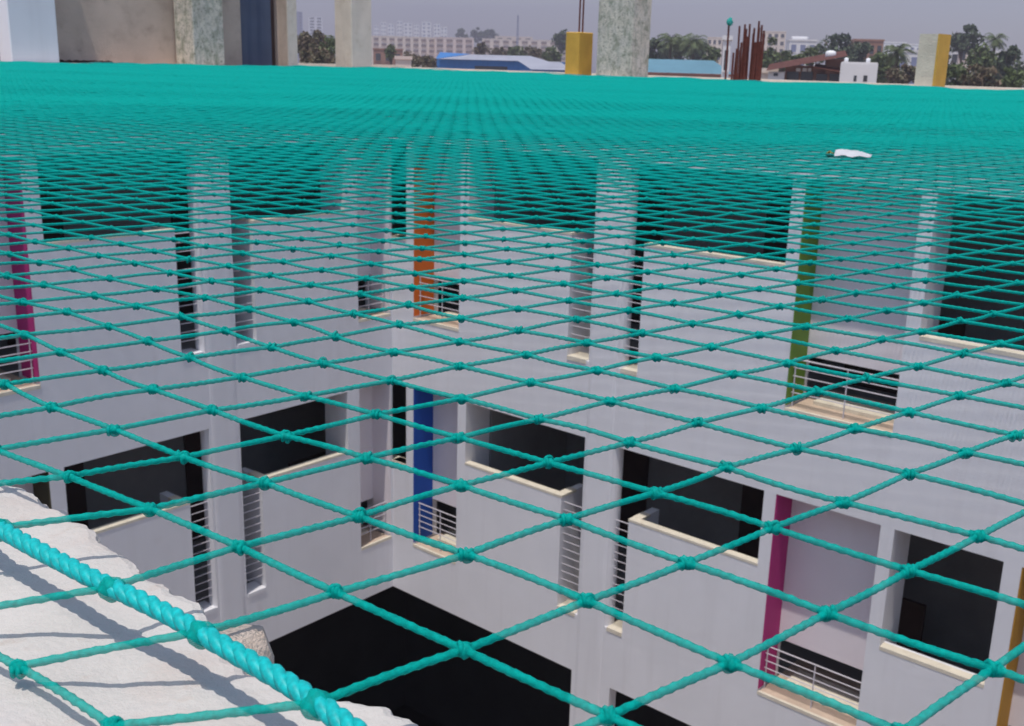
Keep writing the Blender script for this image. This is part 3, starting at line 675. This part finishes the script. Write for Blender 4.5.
YAW = lambda px: math.atan2(ray(px, 60)[1], ray(px, 60)[0])
def block(name, px0, px1, ytop, D, m, label, cat='building', group=None, depth=12, rows=0, cols=0, win=(0.5, 0.5), skew=0.0, wm=None):
    """a building on the ground with its front towards the viewer; windows are parts let into the front"""
    pc = (px0 + px1) / 2; top = at(pc, ytop, D); w = (px1 - px0) * D / FPX; h = top.z - GROUND
    t = empty(name, (top.x, top.y, GROUND), YAW(pc) - math.pi / 2 + skew, label, cat, group)   # local +Y points away
    bm = bmesh.new(); box(bm, (-w / 2, 0, 0), (w / 2, depth, h)); link('wall', bm, m, t)
    oh = 0.12 if name != 'white_house' else -0.03
    bm = bmesh.new(); box(bm, (-w / 2 - oh, -oh, h), (w / 2 + oh, depth + oh, h + (0.35 if oh > 0 else 0.1))); link('roof', bm, m, t)
    if rows:
        cw, ch = w / cols, min(3.2, h / rows); first = None
        for r_ in range(rows):
            for c_ in range(cols):
                if first is None:
                    bm = bmesh.new(); ww, wh = cw * win[0] / 2, ch * win[1] / 2
                    box(bm, (-ww, -0.03, -wh), (ww, 0.05, wh)); box(bm, (-ww - 0.08, -0.5 if cat == 'apartment block' else -0.12, -wh - 0.14), (ww + 0.08, 0.0, -wh - 0.02), 1)
                    first = link('window', bm, [wm or M['glass'], m], t); o = first
                else:
                    o = first.copy(); C.objects.link(o); o.parent = t
                o.location = (-w / 2 + cw * (c_ + 0.5), 0, h - ch * (r_ + 0.5))
    return t, w, h

# far towers
ORD = ['first', 'second', 'third', 'fourth', 'fifth', 'sixth', 'seventh', 'eighth', 'ninth']
for k, (a, b, y) in enumerate(((374, 379, 25), (381, 386, 22), (388, 394, 24), (397, 402, 21), (404, 412, 23), (414, 419, 25), (422, 431, 22), (434, 440, 24), (441, 447, 27))):
    block('tower_block', a, b, y, 1000, M['pale'], ORD[k] + ' faint white tower from the left in the far cluster over the cream apartments', 'tower block', 'faint far towers', 14, 8, 2, (0.45, 0.4), 0, M['greyb'])
block('tower_block', 294, 302, 12, 1300, M['greyb'], 'hazy blue grey tower standing behind the brown trees at the left', 'tower block', None, 14, 9, 2, (0.5, 0.4))
block('tower_block', 309, 322, 17, 1300, M['pale'], 'hazy pale tower block right of the blue grey tower', 'tower block', None, 14, 6, 2, (0.6, 0.5))
# cream apartment rows
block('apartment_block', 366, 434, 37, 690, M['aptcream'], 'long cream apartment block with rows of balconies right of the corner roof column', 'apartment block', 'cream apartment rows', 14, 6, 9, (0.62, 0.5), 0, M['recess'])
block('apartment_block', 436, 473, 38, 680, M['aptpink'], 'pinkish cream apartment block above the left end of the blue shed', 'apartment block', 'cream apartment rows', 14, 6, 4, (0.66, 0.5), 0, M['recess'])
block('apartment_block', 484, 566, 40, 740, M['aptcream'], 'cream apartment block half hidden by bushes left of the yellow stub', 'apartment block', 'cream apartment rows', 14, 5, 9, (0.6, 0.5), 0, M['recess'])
block('house', 496, 532, 37, 760, M['aptcream'], 'small cream stair head rising on the apartment roof line', 'house', None, 8, 2, 4)
block('house', 374, 402, 50, 260, M['brick'], 'low brick red house below the long cream apartments', 'house', None, 10, 2, 3)
block('house', 396, 411, 59.5, 120, M['aptpink'], 'small pinkish house roof just over the parapet left of the blue shed', 'house', None, 6, 2, 2)
# lattice mast
p = at(518, 15, 700); t = empty('radio_mast', (p.x, p.y, GROUND), 0.4, 'thin lattice radio mast rising over the apartments', 'mast')
bm = bmesh.new(); hh = p.z - GROUND
for k in range(3):
    a = k * 2.094; tube(bm, [(1.1 * math.cos(a), 1.1 * math.sin(a), 0), (0.35 * math.cos(a), 0.35 * math.sin(a), hh)], 0.16, 5)
link('mast_leg', bm, M['greyb'], t)
bm = bmesh.new()
for s in range(16):
    for k in range(3):
        q0 = 1 - s / 16 * 0.68; q1 = 1 - (s + 1) / 16 * 0.68; a, b = k * 2.094, (k + 1) * 2.094
        tube(bm, [(1.1 * q0 * math.cos(a), 1.1 * q0 * math.sin(a), hh * s / 16), (1.1 * q1 * math.cos(b), 1.1 * q1 * math.sin(b), hh * (s + 1) / 16)], 0.09, 4)
link('bracing', bm, M['greyb'], t)

# blue shed with pale roof
D = 150; pc = 502; pt = at(pc, 55.0, D); sc = D / FPX; w = 128 * sc; zt = pt.z - GROUND; ze = at(pc, 60.6, D).z - GROUND
t = empty('industrial_shed', (pt.x, pt.y, GROUND), YAW(pc) - math.pi / 2 - 0.03, 'long blue clad shed with a pale sloping sheet roof', 'shed')
bm = bmesh.new(); box(bm, (-w / 2, 0, 0), (w / 2, 14, ze)); link('wall', bm, M['shedblue'], t)
bm = bmesh.new()
for (x0, x1, y0, y1, z0, z1) in ((-w / 2 + 0.3, w / 2 - 5, -0.5, 7, ze + 0.02, zt),):
    vs = [bm.verts.new(q) for q in ((x0, y0, z0), (x1 + 2.5, y0, z0), (x1, y1, z1), (x0 + 4.0, y1, z1), (x0 + 0.3, 14.2, z0), (x1 + 2.5, 14.2, z0))]
    for f in ((0, 1, 2, 3), (3, 2, 5, 4)): bm.faces.new([vs[i] for i in f])
bmesh.ops.solidify(bm, geom=bm.faces[:], thickness=0.15)
link('roof', bm, M['shedroof'], t)
bm = bmesh.new()
for x0, x1, s in ((-w / 2, -w / 2 + 4.2, 1),):
    vs = [bm.verts.new(q) for q in ((x0, 0.1, ze), (x1, 7.0, zt + 0.05), (x0, 13.9, ze), (x0, 7.0, zt + 0.2))]
    bm.faces.new((vs[0], vs[1], vs[3])); bm.faces.new((vs[3], vs[1], vs[2])); bm.faces.new((vs[0], vs[3], vs[2]))
link('gable', bm, M['shedblue'], t)
bm = bmesh.new(); box(bm, (-w / 2 + 5.2, -0.05, 0.2), (-w / 2 + 9.5, 0.06, ze - 0.75)); link('door', bm, M['glass'], t)
# its lean-to on the right
D = 128; pc = 552; pt = at(pc, 63.5, D); sc = D / FPX; w = 40 * sc; h = pt.z - GROUND
t = empty('lean_to_shed', (pt.x, pt.y, GROUND), YAW(pc) - math.pi / 2 + 0.25, 'small blue lean-to with a white roof at the right end of the long blue shed', 'shed')
bm = bmesh.new(); box(bm, (-w / 2, 0, 0), (w / 2, 6, h - 0.7)); link('wall', bm, M['shedblue'], t)
bm = bmesh.new(); vs = [bm.verts.new(q) for q in ((-w / 2 - .2, -0.5, h - 0.68), (w / 2 + .2, -0.5, h - 0.68), (w / 2 + .2, 6.2, h + 0.2), (-w / 2 - .2, 6.2, h + 0.2))]; bm.faces.new(vs)
bmesh.ops.solidify(bm, geom=bm.faces[:], thickness=0.12); link('roof', bm, M['shedroof'], t)
# light blue roof
D = 105; pc = 686; pt = at(pc, 59.5, D); sc = D / FPX; w = 84 * sc; zt = pt.z - GROUND; ze = at(pc, 73, D).z - GROUND
t = empty('warehouse', (pt.x, pt.y, GROUND), YAW(pc) - math.pi / 2 + 0.02, 'low warehouse with a light blue sheet roof behind the concrete roof column', 'warehouse')
bm = bmesh.new(); box(bm, (-w / 2, 0, 0), (w / 2, 7.5, ze - 0.15)); link('wall', bm, M['brick'], t)
bm = bmesh.new(); k = 2.6; vs = [bm.verts.new(q) for q in ((-w / 2 - .3, -0.4, ze), (w / 2 + .3, -0.4, ze), (w / 2 - 1.2, 7.6, zt), (-w / 2 + 0.6, 7.6, zt), (w / 2 + .3, 15, ze), (-w / 2 - .3, 15, ze))]
bm.faces.new(vs[:4]); bm.faces.new((vs[3], vs[2], vs[4], vs[5])); bmesh.ops.solidify(bm, geom=bm.faces[:], thickness=0.1); link('roof', bm, M['lightblue'], t)
bm = bmesh.new(); box(bm, (-w / 2 - .3, -0.46, ze - 0.22), (w / 2 + .3, -0.41, ze - 0.02)); link('fascia', bm, M['tile'], t)
# white slab seen left of the starter bars
block('house', 724, 731, 40, 95, M['white'], 'narrow white stair tower just left of the rusty starter bars', 'house', None, 4, 3, 1)

def tank_on(x, y, z, r, h, label, dome=True):
    t = bmesh.new(); prof = [(r, 0), (r, h * 0.7), (r * 0.85, h * 0.88), (r * 0.35, h), (0.01, h)]; n = 14
    rings = [[t.verts.new((x + q * math.cos(6.2832 * k / n), y + q * math.sin(6.2832 * k / n), z + e)) for k in range(n)] for q, e in prof]
    for i in range(len(rings) - 1):
        for k in range(n): t.faces.new((rings[i][k], rings[i][(k + 1) % n], rings[i + 1][(k + 1) % n], rings[i + 1][k]))
    t.faces.new(rings[0]); return tag(link('water_tank', t, M['tank'], None, True), label, 'water tank')
# house with the sloping red roof
D = 85; sc = D / FPX; pc = 806; pt = at(pc, 68, D); yaw = YAW(pc) - math.pi / 2
t = empty('tiled_house', (pt.x, pt.y, GROUND), yaw, 'brown house with a long sloping red tiled roof and dark verandah', 'house')
def lz(px, py): return at(px, py, D).z - GROUND
def lx(px): return (px - pc) * sc
bm = bmesh.new(); box(bm, (lx(772), 0, 0), (lx(787), 6, lz(780, 72))); link('wall', bm, M['white'], t, )
bm = bmesh.new(); box(bm, (lx(787), 1.2, 0), (lx(843), 6, lz(815, 66))); link('wall', bm, M['brick'], t)
bm = bmesh.new(); box(bm, (lx(824), 0.6, 0), (lx(842), 6, lz(833, 59))); link('wall', bm, M['brick'], t)
bm = bmesh.new()
a0, a1 = lz(771, 71), lz(840, 56); vs = [bm.verts.new(q) for q in ((lx(770), -0.6, a0), (lx(842), -0.6, a1), (lx(842), 6.5, a1 + 0.5), (lx(770), 6.5, a0 + 0.5))]; bm.faces.new(vs)
bmesh.ops.solidify(bm, geom=bm.faces[:], thickness=-0.22); link('roof', bm, M['tile'], t)
bm = bmesh.new(); vs = [bm.verts.new(q) for q in ((lx(814), -0.7, lz(814, 67.5)), (lx(844), -0.9, lz(844, 73)), (lx(844), 1.2, lz(844, 73) + 0.3), (lx(814), 1.2, lz(814, 67.5) + 0.3))]; bm.faces.new(vs)
bmesh.ops.solidify(bm, geom=bm.faces[:], thickness=-0.15); link('porch_roof', bm, M['tile'], t)
for (q0, q1, e0, e1) in ((789, 800, 72, 80), (802, 813, 72, 80), (816, 826, 74, 80), (828, 840, 74, 80)):
    bm = bmesh.new(); box(bm, (lx(q0), 0.5 if q0 > 813 else 1.1, lz(q0, e1) - 1), (lx(q1), 1.15, lz(q1, e0))); link('window', bm, M['glass'], t)
for q0, q1 in ((797, 801), (803, 807), (808, 811)):
    bm = bmesh.new(); box(bm, (lx(q0), 0.95, lz(q0, 71.5)), (lx(q1), 1.19, lz(q0, 68))); link('window', bm, M['white'], t)
bm = bmesh.new(); box(bm, (lx(777), -0.04, lz(777, 76)), (lx(781), 0.05, lz(777, 73))); link('window', bm, M['glass'], t)
q = at(830.5, 56.5, D + 3); tank_on(q.x, q.y, q.z - 0.15, 0.40, 0.58, 'white round water tank on top of the red tiled house')
# white block
t, w, h = block('white_house', 843, 876, 63.6, 82, M['white'], 'plain white block with two small dark windows beside the red tiled house', 'house', None, 5)
for px_, wd in ((857, 2.6), (866, 3.6)):
    bm = bmesh.new(); xx = (px_ - 859.5) * 82 / FPX; zc = at(px_, 78.5, 82).z - GROUND; box(bm, (xx - wd * 0.037, -0.03, zc - 0.2), (xx + wd * 0.037, 0.05, zc + 0.2)); link('window', bm, M['glass'], t)
for px_, lab in ((846, 'small white water tank at the left end of the white block roof'), (868, 'small white water tank at the right end of the white block roof')):
    q = at(px_, 63, 83.5); tank_on(q.x, q.y, h + GROUND + 0.09, 0.15, 0.30, lab)
# other houses between the trees
HS = [(791, 816, 41, 260, 'white', 'white upper storey with blue grey windows between the trees', 3, 3, 'greyb'),
      (793, 806, 38, 262, 'pale', 'small pale roof room on the white upper storey', 2, 2, None),
      (856, 882, 41, 230, 'brick', 'dark brick house behind the big round tree', 3, 4, None),
      (899, 920, 52, 200, 'white', 'white house with dark window bands left of the cream stub', 3, 2, 'greyb'),
      (886, 905, 43, 420, 'pale', 'pale distant house over the palm crown', 4, 4, None),
      (905, 921, 45, 380, 'pale', 'pale blue distant house left of the cream stub top', 3, 3, 'greyb'),
      (953, 978, 50, 230, 'white', 'white house under the round tree right of the yellow stub', 3, 3, None),
      (961, 968, 47, 228, 'aptpink', 'pink roof room under the round tree at the right', 2, 1, None),
      (992, 1006, 53, 210, 'white', 'white house peeping between the two dark trees at the right', 4, 2, None),
      (1014, 1032, 68, 150, 'white', 'white house wall at the right border of the view', 3, 3, None),
      (762, 785, 32, 520, 'aptcream', 'pale cream block showing over the starter bars', 5, 4, None),
      (708, 722, 38, 480, 'aptcream', 'pale cream block at the right end of the palm row', 4, 3, None),
      (762, 776, 73, 92, 'aptcream', 'low cream shed at the foot of the starter bars', 2, 3, None)]
for (a, b, y, D, m, lab, r_, c_, wm) in HS:
    block('house', a, b, y, D, M[m], lab, 'house', None, 9, r_, c_, (0.55, 0.5), rnd.uniform(-.2, .2), M[wm] if wm else None)

# trees
TR = [(316, 46, 95, 50, 30, 'leafbrown', 'low dry bush filling the gap left of the corner roof column'),
      (305, 29, 110, 26, 30, 'leafbrown', 'brownish dry tree left of the corner roof column, the leftmost'),
      (318, 28, 125, 24, 26, 'leafbrown', 'brownish dry tree in the middle of the gap left of the corner column'),
      (330, 33, 105, 22, 32, 'leaf', 'dull green tree touching the corner roof column'),
      (391, 41, 180, 10, 20, 'leaf', 'small dark tree in front of the long cream apartments'),
      (412, 52, 150, 26, 18, 'leafbrown', 'brown bush left of the blue shed'),
      (427, 53, 140, 22, 18, 'leafbrown', 'brown bush touching the left end of the blue shed'),
      (463, 27, 800, 14, 16, 'leafdark', 'dark tree over the apartment roofs, leftmost of three'),
      (478, 26, 800, 14, 16, 'leafdark', 'dark tree over the apartment roofs, middle of three'),
      (491, 28, 800, 18, 16, 'leafdark', 'dark tree over the apartment roofs, rightmost of three'),
      (480, 38, 240, 16, 22, 'leafbrown', 'dark brown tree between the two apartment blocks'),
      (499, 46, 230, 22, 14, 'leafbrown', 'bush behind the blue shed roof, first from the left'),
      (516, 45, 230, 24, 16, 'leaf', 'bush behind the blue shed roof, second from the left'),
      (534, 45, 225, 24, 15, 'leafbrown', 'bush behind the blue shed roof, third from the left'),
      (551, 45, 215, 24, 20, 'leaf', 'bush left of the yellow stub'),
      (562, 28, 330, 18, 24, 'leafdark', 'dark tree just left of the yellow stub'),
      (664, 38, 200, 24, 26, 'leafdark', 'dark tree behind the light blue roof, leftmost of its row'),
      (680, 35, 205, 26, 28, 'leaf', 'dense green tree behind the light blue roof between the palms'),
      (697, 37, 200, 26, 26, 'leafdark', 'dark tree behind the light blue roof under the right palm'),
      (890, 52, 150, 30, 34, 'leaf', 'green tree mass behind the palm left of the cream stub'),
      (945, 48, 160, 26, 40, 'leafdark', 'dark tree just right of the yellow side of the stub'),
      (1000, 46, 170, 34, 40, 'leaf', 'broad green tree behind the right border trees'),
      (653, 34, 170, 14, 34, 'leafdark', 'dark tree touching the right side of the concrete roof column'),
      (714, 44, 165, 20, 20, 'leaf', 'green tree left of the rusty starter bars'),
      (771, 36, 140, 18, 40, 'leaf', 'tall narrow tree behind the starter bars'),
      (785, 46, 150, 18, 26, 'leaf', 'smaller green tree right of the starter bars'),
      (797, 52, 120, 22, 18, 'leaf', 'green bush over the slope of the red tiled roof'),
      (814, 45, 140, 22, 20, 'leaf', 'green tree in front of the big round tree'),
      (840, 30, 190, 44, 36, 'leafdark', 'big round dark tree above the white block'),
      (862, 38, 185, 26, 30, 'leafdark', 'dark tree at the right flank of the big round tree'),
      (880, 47, 130, 20, 36, 'leaf', 'green tree right of the white block'),
      (903, 62, 110, 30, 26, 'leafbrown', 'brownish bush at the foot of the cream stub'),
      (966, 23, 210, 32, 30, 'leafdark', 'round topped dark tree right of the cream stub'),
      (962, 58, 100, 30, 32, 'leaf', 'green bush right of the yellow side of the stub'),
      (984, 62, 95, 34, 28, 'leafbrown', 'brownish bush below the dark trees at the right'),
      (984, 38, 140, 22, 44, 'leaf', 'tall green tree between the white houses at the right'),
      (1014, 40, 150, 26, 46, 'leafdark', 'dark tree at the right border of the view'),
      (1012, 66, 100, 30, 24, 'leaf', 'low green bush at the right border of the view')]
for (px_, y, D, w_, h_, m, lab) in TR: tree(px_, y, D, w_, h_, M[m], lab)
for (px_, y, D, w_, lab) in ((672, 31, 160, 34, 'coconut palm behind the light blue roof, left one'), (695, 32, 158, 36, 'coconut palm behind the light blue roof, right one'), (899, 42, 118, 34, 'coconut palm between the white block and the cream stub'), (997, 32, 150, 26, 'coconut palm between the dark trees at the right')):
    palm(px_, y, D, w_, lab)

# ---------------------------------------------------------------- hazy air
bm = bmesh.new(); box(bm, (-2450, -2450, GROUND - 1), (2450, 2450, 150))
hm = bpy.data.materials.new('haze'); hm.use_nodes = True; hn = hm.node_tree.nodes; hn.clear()
pv = hn.new('ShaderNodeVolumePrincipled'); pv.inputs['Color'].default_value = (0.62, 0.575, 0.68, 1); pv.inputs['Density'].default_value = 0.00085; pv.inputs['Anisotropy'].default_value = 0.0
ho = hn.new('ShaderNodeOutputMaterial'); hm.node_tree.links.new(pv.outputs[0], ho.inputs['Volume'])
tag(link('haze', bm, hm), kind='stuff')
